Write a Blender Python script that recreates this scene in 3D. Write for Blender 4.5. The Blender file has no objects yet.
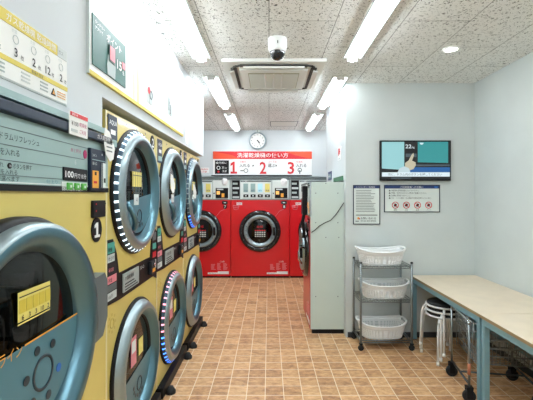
import bpy, bmesh, math, random
from mathutils import Vector, Matrix
random.seed(7)
PI = math.pi
sc = bpy.context.scene
col = sc.collection

# ------------------------------------------------------------------ materials
def lin(c):
    if isinstance(c, str):
        c = c.lstrip('#'); c = [int(c[i:i+2], 16) / 255 for i in (0, 2, 4)]
    return tuple(x / 12.92 if x <= .04045 else ((x + .055) / 1.055) ** 2.4 for x in c) + (1,)

MATS = {}
def mat(name, color, rough=.5, metal=0., emit=0., var=.0, vscale=20., bump=0., coat=0., spec=.5):
    m = bpy.data.materials.new(name); m.use_nodes = True
    nt = m.node_tree; b = nt.nodes['Principled BSDF']
    c = lin(color)
    b.inputs['Base Color'].default_value = c
    b.inputs['Roughness'].default_value = rough
    b.inputs['Metallic'].default_value = metal
    b.inputs['Specular IOR Level'].default_value = spec
    if coat: b.inputs['Coat Weight'].default_value = coat; b.inputs['Coat Roughness'].default_value = .08
    if emit:
        b.inputs['Emission Color'].default_value = c
        b.inputs['Emission Strength'].default_value = emit
    if var or bump:
        tc = nt.nodes.new('ShaderNodeTexCoord'); n = nt.nodes.new('ShaderNodeTexNoise')
        n.inputs['Scale'].default_value = vscale; n.inputs['Detail'].default_value = 4
        nt.links.new(tc.outputs['Object'], n.inputs['Vector'])
        if var:
            r = nt.nodes.new('ShaderNodeValToRGB')
            r.color_ramp.elements[0].position = .3; r.color_ramp.elements[1].position = .7
            r.color_ramp.elements[0].color = tuple(max(0, x * (1 - var)) for x in c[:3]) + (1,)
            r.color_ramp.elements[1].color = tuple(min(1, x * (1 + var)) for x in c[:3]) + (1,)
            nt.links.new(n.outputs['Fac'], r.inputs['Fac']); nt.links.new(r.outputs['Color'], b.inputs['Base Color'])
        if bump:
            bp = nt.nodes.new('ShaderNodeBump'); bp.inputs['Strength'].default_value = bump; bp.inputs['Distance'].default_value = .01
            nt.links.new(n.outputs['Fac'], bp.inputs['Height']); nt.links.new(bp.outputs['Normal'], b.inputs['Normal'])
    MATS[name] = m
    return m

mat('wall_paint', '#cfd6d8', .7, var=.025, vscale=3, bump=.08)
mat('wall_paint_alcove', '#d0d8d7', .6, var=.03, vscale=3, bump=.08)
mat('dark_trim', '#3a3e40', .5)
mat('cream', '#dac76e', .35, var=.03, vscale=4, coat=.2)
mat('cream_edge', '#e8e0b4', .4)
mat('black', '#0d0e11', .5, spec=.25)
mat('black_gloss', '#0c0e12', .12, coat=.6)
mat('rubber', '#15171a', .7)
mat('navy', '#12243a', .4, spec=.3)
mat('charcoal', '#22262b', .5, spec=.3)
mat('silver', '#9fb0b5', .38, .8)
mat('silver_blue', '#638997', .3, .8)
mat('chrome', '#c4c8ca', .18, 1.)
mat('wire', '#8e9698', .3, .9)
mat('dark_wire', '#565c60', .35, .8)
mat('red', '#d80818', .3, coat=.4)
mat('red_print', '#d3202a', .5)
mat('orange_red', '#e8502c', .5)
mat('panel_teal', '#97b4b1', .4)
mat('panel_light', '#dfe8e4', .4)
mat('panel_grey', '#a9b5b3', .45)
mat('grey_dark', '#5f6a6c', .5)
mat('side_white', '#cbdad3', .42, var=.02, vscale=3)
mat('white', '#f2f4f3', .5)
mat('white_plastic', '#eff2f2', .35, coat=.1)
mat('paper', '#f0f2ee', .8)
mat('pale_print', '#c9d2d0', .6)
mat('yellow', '#d9c64a', .5)
mat('pale_yellow', '#e9dfa0', .5)
mat('label_yellow', '#e9dc7a', .5)
mat('orange', '#eda83a', .5)
mat('tag_orange', '#c07a5c', .5)
mat('ring_base', '#3c5566', .4, .5)
mat('green', '#58b348', .4)
mat('green_dark', '#1f6a44', .5)
mat('poster_green', '#1d5f56', .45)
mat('teal_label', '#4aa898', .5)
mat('pink', '#e88d98', .5)
mat('magenta', '#b8326a', .5)
mat('blue_print', '#22396e', .5)
mat('blue', '#2c6cc0', .5)
mat('decal_teal', '#4c7d8a', .3)
mat('decal_dark', '#16303c', .3)
mat('steel_blue', '#7fa9b6', .4, .1)
mat('drum', '#262c31', .35, .9, var=.25, vscale=60)
mat('skin', '#d8a888', .6)
mat('cream_print', '#c9b45c', .4)
mat('ac_white', '#e6e9e4', .45)
mat('ac_grille', '#aeab90', .6)
mat('ac_slot', '#3a3c3a', .6)
mat('tube', '#f3f9ff', .4, emit=30.)
mat('down', '#fffaf0', .4, emit=10.)
mat('led_white', '#dff4ff', .4, emit=1.5)
mat('led_pink', '#ff9db4', .4, emit=1.3)
mat('led_blue', '#3a7bff', .4, emit=3.)
mat('led_off', '#8fa4aa', .3)
mat('coin_lit', '#f0b060', .4, emit=.5)
mat('lcd', '#a8d4dc', .3, emit=.25)
for nme, c in (('tv_teal', '#8fc4c8'), ('tv_teal2', '#2c8c8e'), ('tv_black', '#080b10'), ('tv_blue', '#1b5794'), ('tv_white', '#d4e4ea'),
               ('tv_skin', '#b9b39a'), ('tv_grey', '#46545c'), ('tv_sleeve', '#b8ccd2')):
    mat(nme, c, .3, emit=.75)
    MATS[nme].node_tree.nodes['Principled BSDF'].inputs['Base Color'].default_value = (.01, .01, .01, 1)
mat('table_wood', '#e9d9c0', .4, var=.04, vscale=8)
mat('table_edge', '#9c8766', .5)

def N(nt, t, **kw):
    n = nt.nodes.new(t)
    for k, v in kw.items(): setattr(n, k, v)
    return n

def glass_mat():
    m = bpy.data.materials.new('door_glass'); m.use_nodes = True; nt = m.node_tree
    nt.nodes.remove(nt.nodes['Principled BSDF'])
    out = nt.nodes['Material Output']
    tr = N(nt, 'ShaderNodeBsdfTransparent'); tr.inputs['Color'].default_value = lin('#8ba3aa')
    gl = N(nt, 'ShaderNodeBsdfGlossy'); gl.inputs['Roughness'].default_value = .03
    lw = N(nt, 'ShaderNodeLayerWeight'); lw.inputs[0].default_value = .5
    pw = N(nt, 'ShaderNodeMath', operation='POWER'); pw.inputs[1].default_value = 4
    fr = N(nt, 'ShaderNodeMath', operation='MULTIPLY_ADD'); fr.inputs[1].default_value = .85; fr.inputs[2].default_value = .05
    nt.links.new(lw.outputs['Facing'], pw.inputs[0]); nt.links.new(pw.outputs[0], fr.inputs[0])
    mx = N(nt, 'ShaderNodeMixShader')
    nt.links.new(fr.outputs[0], mx.inputs[0]); nt.links.new(tr.outputs[0], mx.inputs[1]); nt.links.new(gl.outputs[0], mx.inputs[2])
    nt.links.new(mx.outputs[0], out.inputs[0]); MATS['door_glass'] = m
glass_mat()

def ceiling_mat():
    m = bpy.data.materials.new('ceiling_boards'); m.use_nodes = True; nt = m.node_tree; L = nt.links.new
    b = nt.nodes['Principled BSDF']; b.inputs['Roughness'].default_value = .85
    tc = N(nt, 'ShaderNodeTexCoord')
    # worm-like fissures
    mp = N(nt, 'ShaderNodeMapping'); mp.inputs['Scale'].default_value = (1.0, 1.0, 1)
    L(tc.outputs['Object'], mp.inputs[0])
    n = N(nt, 'ShaderNodeTexNoise'); n.inputs['Scale'].default_value = 62; n.inputs['Detail'].default_value = 3; n.inputs['Roughness'].default_value = .6
    n.inputs['Distortion'].default_value = 1.2
    L(mp.outputs[0], n.inputs['Vector'])
    r = N(nt, 'ShaderNodeValToRGB'); r.color_ramp.elements[0].position = .375; r.color_ramp.elements[1].position = .415
    r.color_ramp.elements[0].color = lin('#4d5452'); r.color_ramp.elements[1].color = lin('#eef1ef')
    L(n.outputs['Fac'], r.inputs[0])
    # board joints (rotate so that rows run along depth)
    mp2 = N(nt, 'ShaderNodeMapping'); mp2.inputs['Rotation'].default_value = (0, 0, PI / 2); mp2.inputs['Location'].default_value = (.3, 0, 0)
    L(tc.outputs['Object'], mp2.inputs[0])
    br = N(nt, 'ShaderNodeTexBrick'); br.inputs['Scale'].default_value = 1; br.inputs['Brick Width'].default_value = .91
    br.inputs['Row Height'].default_value = .455; br.inputs['Mortar Size'].default_value = .003; br.inputs['Mortar Smooth'].default_value = .2
    br.inputs['Color1'].default_value = (1, 1, 1, 1); br.inputs['Color2'].default_value = (.95, .95, .95, 1); br.inputs['Mortar'].default_value = (.32, .33, .33, 1)
    L(mp2.outputs[0], br.inputs['Vector'])
    mx = N(nt, 'ShaderNodeMix', data_type='RGBA', blend_type='MULTIPLY'); mx.inputs[0].default_value = 1
    L(r.outputs[0], mx.inputs[6]); L(br.outputs['Color'], mx.inputs[7]); L(mx.outputs[2], b.inputs['Base Color'])
    bp = N(nt, 'ShaderNodeBump'); bp.inputs['Strength'].default_value = .5; bp.inputs['Distance'].default_value = .004
    L(r.outputs[0], bp.inputs['Height']); L(bp.outputs[0], b.inputs['Normal'])
    MATS['ceiling_boards'] = m
ceiling_mat()

def floor_mat():
    m = bpy.data.materials.new('floor_tiles'); m.use_nodes = True; nt = m.node_tree; L = nt.links.new
    b = nt.nodes['Principled BSDF']
    tc = N(nt, 'ShaderNodeTexCoord')
    mp = N(nt, 'ShaderNodeMapping'); mp.inputs['Location'].default_value = (.029, -.045, 0)
    L(tc.outputs['Object'], mp.inputs[0])
    br = N(nt, 'ShaderNodeTexBrick'); br.offset = 0; br.inputs['Scale'].default_value = 1; br.inputs['Brick Width'].default_value = .14
    br.inputs['Row Height'].default_value = .14; br.inputs['Mortar Size'].default_value = .0036; br.inputs['Mortar Smooth'].default_value = .3
    br.inputs['Color1'].default_value = (0, 0, 0, 1); br.inputs['Color2'].default_value = (1, 1, 1, 1); br.inputs['Mortar'].default_value = (.5, .5, .5, 1)
    L(mp.outputs[0], br.inputs['Vector'])
    n = N(nt, 'ShaderNodeTexNoise'); n.inputs['Scale'].default_value = 14; n.inputs['Detail'].default_value = 8; n.inputs['Roughness'].default_value = .75
    mpn = N(nt, 'ShaderNodeMapping'); mpn.inputs['Scale'].default_value = (1, 1.9, 1); L(tc.outputs['Object'], mpn.inputs[0]); L(mpn.outputs[0], n.inputs['Vector'])
    add = N(nt, 'ShaderNodeMath', operation='MULTIPLY_ADD'); add.inputs[1].default_value = .16
    L(br.outputs['Color'], add.inputs[0]); L(n.outputs['Fac'], add.inputs[2])
    r = N(nt, 'ShaderNodeValToRGB'); e = r.color_ramp.elements
    e[0].position = .33; e[0].color = lin('#7e4e30'); e[1].position = .80; e[1].color = lin('#edc794')
    x = e.new(.56); x.color = lin('#c8986a')
    L(add.outputs[0], r.inputs[0])
    mx = N(nt, 'ShaderNodeMix', data_type='RGBA'); mx.inputs[7].default_value = lin('#f0e2c6')
    L(br.outputs['Fac'], mx.inputs[0]); L(r.outputs[0], mx.inputs[6]); L(mx.outputs[2], b.inputs['Base Color'])
    b.inputs['Roughness'].default_value = .42
    bp = N(nt, 'ShaderNodeBump', invert=True); bp.inputs['Strength'].default_value = .4; bp.inputs['Distance'].default_value = .002
    L(br.outputs['Fac'], bp.inputs['Height']); L(bp.outputs[0], b.inputs['Normal'])
    MATS['floor_tiles'] = m
floor_mat()

# ------------------------------------------------------------------ mesh builder
TEXT_CACHE = {}
def text_mesh(s, bold=False):
    k = (s, bold)
    if k not in TEXT_CACHE:
        cu = bpy.data.curves.new('t', 'FONT'); cu.body = s; cu.size = 1; cu.resolution_u = 2; cu.fill_mode = 'FRONT'
        if bold: cu.offset = .018 if s.isascii() else .006
        o = bpy.data.objects.new('t', cu); col.objects.link(o)
        dg = bpy.context.evaluated_depsgraph_get(); dg.update()
        me = bpy.data.meshes.new_from_object(o.evaluated_get(dg))
        vs = [v.co.copy() for v in me.vertices]; fs = [tuple(p.vertices) for p in me.polygons]
        bpy.data.objects.remove(o); bpy.data.curves.remove(cu); bpy.data.meshes.remove(me)
        TEXT_CACHE[k] = (vs, fs)
    return TEXT_CACHE[k]

ONE = [(.0, 0), (.62, 0), (.62, .12), (.40, .12), (.40, .72), (.24, .72), (.0, .60), (.0, .46), (.20, .54), (.20, .12), (.0, .12)]
class MB:
    def __init__(s): s.bm = bmesh.new(); s.slots = []
    def mi(s, m):
        if m not in s.slots: s.slots.append(m)
        return s.slots.index(m)
    def face(s, vs, m, smooth=False):
        try: f = s.bm.faces.new(vs)
        except ValueError: return None
        f.material_index = s.mi(m); f.smooth = smooth
        return f
    def box(s, x0, x1, y0, y1, z0, z1, m, bev=0.):
        V = [s.bm.verts.new(p) for p in ((x0,y0,z0),(x1,y0,z0),(x1,y1,z0),(x0,y1,z0),(x0,y0,z1),(x1,y0,z1),(x1,y1,z1),(x0,y1,z1))]
        fs = [s.face([V[i] for i in q], m) for q in ((0,3,2,1),(4,5,6,7),(0,1,5,4),(1,2,6,5),(2,3,7,6),(3,0,4,7))]
        if bev:
            es = list({e for f in fs for e in f.edges})
            bmesh.ops.bevel(s.bm, geom=es, offset=bev, segments=2, affect='EDGES', profile=.6)
        return s
    def plate(s, x0, x1, z0, z1, m, y=-.001, t=.001):   # printed patch lying on a front (-Y) face
        return s.box(x0, x1, y, y + t, z0, z1, m)
    def prism(s, pts, y0, y1, m):                       # outline in XZ, thickness in Y
        n = len(pts)
        a = [s.bm.verts.new((p[0], y0, p[1])) for p in pts]; b = [s.bm.verts.new((p[0], y1, p[1])) for p in pts]
        area = sum(pts[i][0] * pts[(i+1) % n][1] - pts[(i+1) % n][0] * pts[i][1] for i in range(n))
        if area < 0: a.reverse(); b.reverse()
        s.face(a, m); s.face(b[::-1], m)
        for i in range(n):
            j = (i + 1) % n; s.face([a[j], a[i], b[i], b[j]], m)
        return s
    def disc(s, cx, cz, r, y, m, n=32, a0=0, a1=2*PI, t=.001, rz=None):
        rz = rz or r
        k = n if a1 - a0 > 6.28 else n + 1
        pts = [(cx + r * math.cos(a0 + (a1 - a0) * i / n), cz + rz * math.sin(a0 + (a1 - a0) * i / n)) for i in range(k)]
        return s.prism(pts, y, y + t, m)
    def ring(s, cx, cz, r0, r1, y, m, n=40, t=.002):
        return s.lathe(cx, cz, [(r0, y + t), (r0, y), (r1, y), (r1, y + t)], m, n)
    def lathe(s, cx, cz, prof, m, n=56, smooth=True, close=False, yo=0):   # around a Y axis
        rows = []
        for r, y in prof:
            if r < 1e-6: rows.append([s.bm.verts.new((cx, y + yo, cz))])
            else: rows.append([s.bm.verts.new((cx + r * math.cos(2*PI*i/n), y + yo, cz + r * math.sin(2*PI*i/n))) for i in range(n)])
        mm = m if isinstance(m, list) else [m] * (len(rows) - 1)
        for k in range(len(rows) - 1):
            A, B = rows[k], rows[k + 1]
            for i in range(n):
                j = (i + 1) % n
                q = [A[i % len(A)], A[j % len(A)], B[j % len(B)], B[i % len(B)]]
                q2 = []
                for v in q:
                    if v not in q2: q2.append(v)
                if len(q2) > 2: s.face(q2, mm[k], smooth)
        return s
    def turn(s, x, y, prof, m, n=24, smooth=True):      # around a vertical axis, prof (r, z)
        rows = []
        for r, z in prof:
            if r < 1e-6: rows.append([s.bm.verts.new((x, y, z))])
            else: rows.append([s.bm.verts.new((x + r * math.cos(2*PI*i/n), y + r * math.sin(2*PI*i/n), z)) for i in range(n)])
        mm = m if isinstance(m, list) else [m] * (len(rows) - 1)
        for k in range(len(rows) - 1):
            A, B = rows[k], rows[k + 1]
            for i in range(n):
                j = (i + 1) % n; q2 = []
                for v in (A[i % len(A)], A[j % len(A)], B[j % len(B)], B[i % len(B)]):
                    if v not in q2: q2.append(v)
                if len(q2) > 2: s.face(q2, mm[k], smooth)
        return s
    def tube(s, pts, r, m, n=8, closed=False):
        P = [Vector(p) for p in pts]; rows = []; N_ = len(P)
        up = Vector((0, 0, 1))
        for i, p in enumerate(P):
            if closed: d = P[(i+1) % N_] - P[i-1]
            else: d = (P[min(i+1, N_-1)] - P[max(i-1, 0)])
            d.normalize()
            u = up if abs(d.dot(up)) < .95 else Vector((0, 1, 0))
            a = d.cross(u).normalized(); b = a.cross(d).normalized()
            rows.append([s.bm.verts.new(p + r * (math.cos(2*PI*k/n) * a + math.sin(2*PI*k/n) * b)) for k in range(n)])
        R = N_ if closed else N_ - 1
        for i in range(R):
            A, B = rows[i], rows[(i+1) % N_]
            for k in range(n):
                s.face([A[k], A[(k+1) % n], B[(k+1) % n], B[k]], m, True)
        if not closed: s.face(rows[0][::-1], m); s.face(rows[-1], m)
        return s
    def text(s, t, x, z, size, m, y=-.002, w=None, align='L', bold=False):
        vs, fs = text_mesh(t, bold)
        if not vs: return s
        x0 = min(v.x for v in vs); x1 = max(v.x for v in vs)
        sx = size if w is None else w / max(1e-6, x1 - x0)
        off = {'L': -x0, 'C': -(x0 + x1) / 2, 'R': -x1}[align]
        V = [s.bm.verts.new((x + (v.x + off) * sx, y, z + v.y * size)) for v in vs]
        for f in fs: s.face([V[i] for i in f], m)
        return s
    def build(s, name, parent=None, fix=True):
        if fix: bmesh.ops.recalc_face_normals(s.bm, faces=s.bm.faces[:])
        me = bpy.data.meshes.new(name); s.bm.to_mesh(me); s.bm.free()
        for m in s.slots: me.materials.append(MATS[m])
        o = bpy.data.objects.new(name, me); col.objects.link(o)
        if parent is not None: o.parent = parent
        return o

def thing(name, label, cat, loc=(0, 0, 0), rz=0, group=None):
    o = bpy.data.objects.new(name, None); o.empty_display_size = .1; col.objects.link(o)
    o.location = loc; o.rotation_euler = (0, 0, rz); o['label'] = label; o['category'] = cat
    if group: o['group'] = group
    return o
def tag(o, label, cat, loc=None, rz=None, group=None):
    o['label'] = label; o['category'] = cat
    if group: o['group'] = group
    if loc is not None: o.location = loc
    if rz is not None: o.rotation_euler = (0, 0, rz)
    return o
def struct(mb, name):
    o = mb.build(name); o['kind'] = 'structure'; return o
def copy_tree(o, parent=None):
    c = o.copy(); col.objects.link(c); c.parent = parent
    for ch in list(o.children): copy_tree(ch, c)
    return c

L90, R90 = PI / 2, -PI / 2      # front faces +X (left wall) / -X (right wall)
H = 2.68                        # ceiling height

# ------------------------------------------------------------------ setting
b = MB(); b.box(-2.6, 2.4, -2.2, 7.75, -.1, 0, 'floor_tiles'); struct(b, 'floor')
b = MB(); b.box(-2.6, 2.4, -2.2, 7.75, H, H + .1, 'ceiling_boards'); struct(b, 'ceiling')
b = MB()
W = 'wall_paint'
b.box(-.95, -.79, -2.1, .50, 0, H, W)
b.box(-.95, -.79, .50, 1.80, 1.815, H, W)
b.box(-.95, -.79, 1.80, 4.49, 1.965, H, W)
b.box(-1.9, -.95, 4.50, 4.58, 0, H, W)
b.box(-1.9, -1.8, -2.1, 4.5, 0, H, W)
b.box(-.95, -.79, 4.49, 4.58, 1.965, H, W)
struct(b, 'wall_left')
b = MB(); b.box(-.81, -.775, .50, 1.80, 1.79, 1.815, 'panel_teal'); struct(b, 'shade_lip')  # wall lip whose teal paints in the shading of the ledge
b = MB(); b.box(-2.5, 2.3, 6.93, 7.03, 1.84, H, W); b.box(-2.5, 2.3, 7.62, 7.7, 0, H, W); struct(b, 'wall_back')
b = MB(); b.box(-2.6, -2.5, 4.5, 7.7, 0, H, W); struct(b, 'wall_far_left')
b = MB(); b.box(2.3, 2.4, 4.12, 7.7, 0, H, W); struct(b, 'wall_far_right')
b = MB(); b.box(.81, 2.2, 4.01, 4.11, 0, H, 'wall_paint_alcove'); struct(b, 'wall_alcove')
b = MB(); b.box(.81, .91, 4.11, 4.95, 1.66, H, W); b.box(.81, .91, 4.95, 5.35, 0, H, W); b.box(.91, 2.3, 5.27, 5.35, 0, H, W)
struct(b, 'wall_corridor')
b = MB(); b.box(2.17, 2.27, -2.1, 4.01, 0, H, 'wall_paint_alcove'); struct(b, 'wall_right')
b = MB(); b.box(-.8, 2.2, -2.2, -2.1, 0, H, W); struct(b, 'wall_front')
b = MB(); b.box(.83, 2.158, 3.998, 4.01, 0, .055, 'dark_trim'); struct(b, 'baseboard_alcove')
b = MB(); b.box(2.158, 2.17, -2.1, 4.01, 0, .055, 'dark_trim'); struct(b, 'baseboard_right')

# ------------------------------------------------------------------ washers (red)
def body_shell(mb, Wd, z0, z1, D, holes, m, y=0., side=None):
    bm = mb.bm; side = side or m
    mb.box(0, Wd, y + .0005, D, z0, z1, side)
    # take away the front of that box, then fill a front with round holes
    fr = [f for f in bm.faces if all(abs(v.co.y - (y + .0005)) < 1e-5 for v in f.verts) and abs(f.normal.y) >= 0]
    bmesh.ops.delete(bm, geom=fr, context='FACES_ONLY')
    edges = []
    c = [bm.verts.new(p) for p in ((0, y, z0), (Wd, y, z0), (Wd, y, z1), (0, y, z1))]
    edges += [bm.edges.new((c[i], c[(i+1) % 4])) for i in range(4)]
    for cx, cz, r in holes:
        v = [bm.verts.new((cx + r * math.cos(2*PI*i/48), y, cz + r * math.sin(2*PI*i/48))) for i in range(48)]
        edges += [bm.edges.new((v[i], v[(i+1) % 48])) for i in range(48)]
    res = bmesh.ops.triangle_fill(bm, edges=edges, use_beauty=True)
    for g in res['geom']:
        if isinstance(g, bmesh.types.BMFace): g.material_index = mb.mi(m)
    return mb

def drum(cx, cz, r, D):
    d = MB(); d.lathe(cx, cz, [(r, .004), (r * .98, .05), (r * 1.02, .06), (r * 1.02, D), (r * .3, D + .02), (0, D + .02)], 'drum', 40)
    for k in range(3):
        a = 2 * PI * k / 3 + .4
        x, z = cx + (r - .03) * math.cos(a), cz + (r - .03) * math.sin(a)
        d.box(x - .02, x + .02, .08, D, z - .02, z + .02, 'drum')
    return d

def washer(Wd, Hred, Htop, name, number, label, loc, rz, cz=.85, s=1., group=None):
    t = thing(name, label, 'washing machine', loc, rz, group)
    cx = Wd * .49
    D = .7
    b = MB(); body_shell(b, Wd - .008, .035, Hred, D, [(cx, cz, .285 * s)], 'red', side='red')
    # white print at the lower right and the sticker strip
    for i in range(7):
        for j in range(3):
            if (i, j) != (0, 0): b.plate(Wd - .36 + j * .11, Wd - .36 + j * .11 + random.uniform(.05, .085), .26 - i * .018, .268 - i * .018, 'pink')
    b.text('ご注意', Wd - .2, .285, .03, 'white', y=-.003)
    b.plate(Wd - .42, Wd - .04, .07, .10, 'white', y=-.002)
    b.plate(Wd - .24, Wd - .04, .10, .12, 'white', y=-.002)
    b.text('コインランドリー', Wd - .40, .077, .018, 'black', y=-.004)
    # upper left label and basket outline
    b.plate(.10, .20, Hred - .09, Hred - .045, 'white', y=-.002); b.text('洗濯物', .105, Hred - .078, .026, 'red_print', y=-.004)
    for p, q in (((.035, -.10), (.055, -.17)), ((.055, -.17), (.125, -.17)), ((.125, -.17), (.145, -.10)), ((.035, -.10), (.145, -.10)), ((.05, -.13), (.13, -.13))):
        b.tube([(p[0], -.002, Hred + p[1]), (q[0], -.002, Hred + q[1])], .004, 'pink', 5)
    # thin line from number to the door
    b.tube([(Wd - .1, -.002, Hred - .16), (Wd - .19, -.002, Hred - .2), (Wd - .27, -.002, Hred - .3)], .003, 'pink', 5)
    b.build('body', t)
    b = MB(); b.box(.01, Wd - .018, .03, D - .02, 0, .034, 'black'); b.build('plinth', t)
    b = MB(); b.plate(Wd - .16, Wd - .06, Hred - .075, Hred - .02, 'black_gloss', y=-.012, t=.012)
    b.plate(Wd - .13, Wd - .09, Hred - .055, Hred - .04, 'white', y=-.014); b.build('card_slot', t)
    b = MB(); b.disc(Wd - .105, Hred - .12, .033, -.006, 'black', 28, t=.006, rz=.042)
    b.text(number, Wd - .105, Hred - .145, .07, 'white', y=-.008, align='C', bold=True); b.build('number_badge', t)
    # door
    d = thing('door', '', '')
    for k in ('label', 'category'): del d[k]
    d.parent = t
    g = MB(); g.lathe(cx, cz, [(.375*s, .0), (.375*s, -.03), (.355*s, -.045), (.29*s, -.045), (.285*s, -.02)], 'black_gloss')
    for k in range(16):
        a = 2*PI*k/16 + .1; g.disc(cx + .335*s*math.cos(a), cz + .335*s*math.sin(a), .007, -.048, 'grey_dark', 8, t=.004)
    g.build('gasket', d)
    g = MB(); g.lathe(cx, cz, [(.29*s, -.045), (.287*s, -.065), (.272*s, -.072), (.225*s, -.055), (.218*s, -.035), (.215*s, -.02)], 'silver')
    for a in (2.5, 2.8, 3.1, 3.4, 3.7, -.5, -.25, 0.25, .5, .8): g.box(cx + .25*s*math.cos(a) - .012, cx + .25*s*math.cos(a) + .012, -.072, -.06, cz + .25*s*math.sin(a) - .012, cz + .25*s*math.sin(a) + .012, 'grey_dark', .003)
    g.build('door_ring', d)
    g = MB(); g.lathe(cx, cz, [(.217*s, -.03), (.12*s, -.045), (0, -.05)], 'door_glass'); g.build('door_window', d)
    g = MB()
    g.text('故障', cx - .055, cz + .06, .05, 'red_print', y=-.055, w=.11); g.build('window_text', d); g = MB()
    for i in range(5):
        for j in range(4): g.plate(cx - .09 + i*.04, cx - .062 + i*.04, cz - .1 + j*.035, cz - .08 + j*.035, 'red_print' if j == 3 else 'pale_print', y=-.055)
    g.build('window_print', d)
    g = MB(); g.box(cx + .235*s, cx + .275*s, -.10, -.06, cz - .075, cz + .075, 'black', .01); g.build('door_handle', d)
    drum(cx, cz, .25*s, .45).build('drum', t)
    # control panel
    f = thing('control_panel', '', '')
    for k in ('label', 'category'): del f[k]
    f.parent = t
    hh = Htop - Hred
    b = MB(); b.box(0, Wd - .008, -.005, D, Hred + .002, Htop, 'panel_grey')
    b.box(0, Wd - .008, -.03, -.005, Htop - .03, Htop, 'grey_dark', .004)
    b.plate(.0, Wd - .008, Htop - .042, Htop - .034, 'black', y=-.012, t=.008)
    b.build('housing', f)
    z0 = Hred + .02; z1 = Htop - .06
    b = MB(); b.plate(.02, .16, z0, z1, 'black', y=-.012, t=.007)
    for i in range(4):
        zz = z0 + .012 + i * (z1 - z0) / 4.1
        b.plate(.03, .15 - .03 * (i % 2), zz, zz + .035, 'panel_grey' if i % 2 else 'pale_print', y=-.014)
    b.build('instruction_strip', f)
    b = MB(); b.box(.17, .73, -.018, -.005, z0, z1, 'panel_light', .004)
    b.plate(.175, .725, z1 - .03, z1 - .006, 'grey_dark', y=-.02); b.text('コース選択', .2, z1 - .026, .02, 'white', y=-.022)
    for i, cc in enumerate(('panel_teal', 'panel_teal', 'lcd', 'label_yellow')):
        x = .225 + i * .13
        b.plate(x, x + .085, z0 + .12, z1 - .06, cc, y=-.021)
        b.text(('22kg', '標準', '毛布', '乾燥')[i], x + .042, z0 + .14, .03, 'blue_print', y=-.024, align='C')
    b.build('display', f)
    for i in range(4):
        x = .225 + i * .13
        g = MB(); g.box(x, x + .09, -.026, -.017, z0 + .03, z0 + .08, 'black', .004); g.box(x + .03, x + .06, -.028, -.025, z0 + .045, z0 + .065, 'panel_light'); g.build('button', f)
    b = MB(); b.box(.745, Wd - .03, -.02, -.005, z0, z1, 'panel_light', .004)
    b.box(.79, Wd - .045, -.026, -.018, z0 + .01, z0 + .2, 'black', .003)
    b.plate(.81, .87, z0 + .08, z0 + .14, 'coin_lit', y=-.028); b.plate(.90, .95, z0 + .03, z0 + .1, 'orange', y=-.028); b.plate(.815, .93, z0 + .16, z0 + .185, 'pale_print', y=-.028)
    b.tube([(.765, -.022, z0 + .1), (.765, -.035, z0 + .1)], .012, 'black', 10)
    b.build('coin_unit', f)
    b = MB(); b.lathe(Wd - .115, Htop - .08, [(0, -.05), (.03, -.045), (.055, -.03), (.06, -.018)], 'white', 9, smooth=False)
    for v in b.bm.verts: v.co.x += random.uniform(-.008, .008); v.co.z += random.uniform(-.01, .012) - (.02 if v.co.z < Htop - .1 else 0)
    b.build('coin_cover', f)
    return t

BW = 1.067
for i, (x, n, lab) in enumerate(((-.687 - BW, '7', 'red washer at the left end of the back row, partly behind the cream dryers'),
                                 (-.687, '8', 'red front-loading washer seen whole in the middle of the back row under the clock'),
                                 (.38, '9', 'red washer at the right end of the back row, cut off by the side panel'))):
    washer(BW, 1.41, 1.825, 'washing_machine', n, lab, (x, 6.87, 0), 0, group='red washers in the back row')

# side washer on the right: front towards -X, its white side panel towards the camera
t = washer(.80, 1.26, 1.64, 'washing_machine', '6', 'washer with tall pale side panel and narrow red front, right of the aisle', (.446, 4.93, 0), R90, cz=.86, s=.86)
# in the local frame the camera side is x = .80
b = MB()
b.box(.80, .812, 0.004, .9, .045, 1.641, 'side_white')
b.box(.80, .818, -.004, .012, 1.27, 1.641, 'chrome')
for y_, z_ in ((.06, 1.52), (.30, 1.52), (.06, 1.20), (.30, 1.20), (.17, 1.04), (.31, 1.04), (.06, .40), (.30, .40), (.17, 1.625)):
    b.box(.812, .815, y_ - .005, y_ + .005, z_ - .005, z_ + .005, 'grey_dark')
b.build('side_panel', t)
b = MB(); b.box(.80, .81, .02, .9, 0, .045, 'black'); b.build('side_plinth', t)
b = MB()
b.tube([(.818, .012, 1.095), (.818, .05, 1.12), (.818, .10, 1.165), (.818, .16, 1.20), (.818, .22, 1.225), (.818, .28, 1.29), (.818, .37, 1.425)], .0045, 'black', 6)
b.build('cable', t)
b = MB()
b.box(.56, .76, -.075, -.02, 1.28, 1.60, 'black', .01)
b.box(.62, .72, -.078, -.068, 1.46, 1.54, 'panel_light', .003)
b.tube([(.68, -.05, 1.32), (.68, -.07, 1.2), (.69, -.055, 1.1), (.67, -.06, 1.02)], .018, 'black', 8)
b.build('coin_box', t)
b = MB(); b.tube([(.66, -.03, .90), (.67, -.10, .92), (.68, -.115, .86), (.675, -.11, .78), (.66, -.08, .73)], .013, 'chrome', 8); b.build('latch', t)

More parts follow.
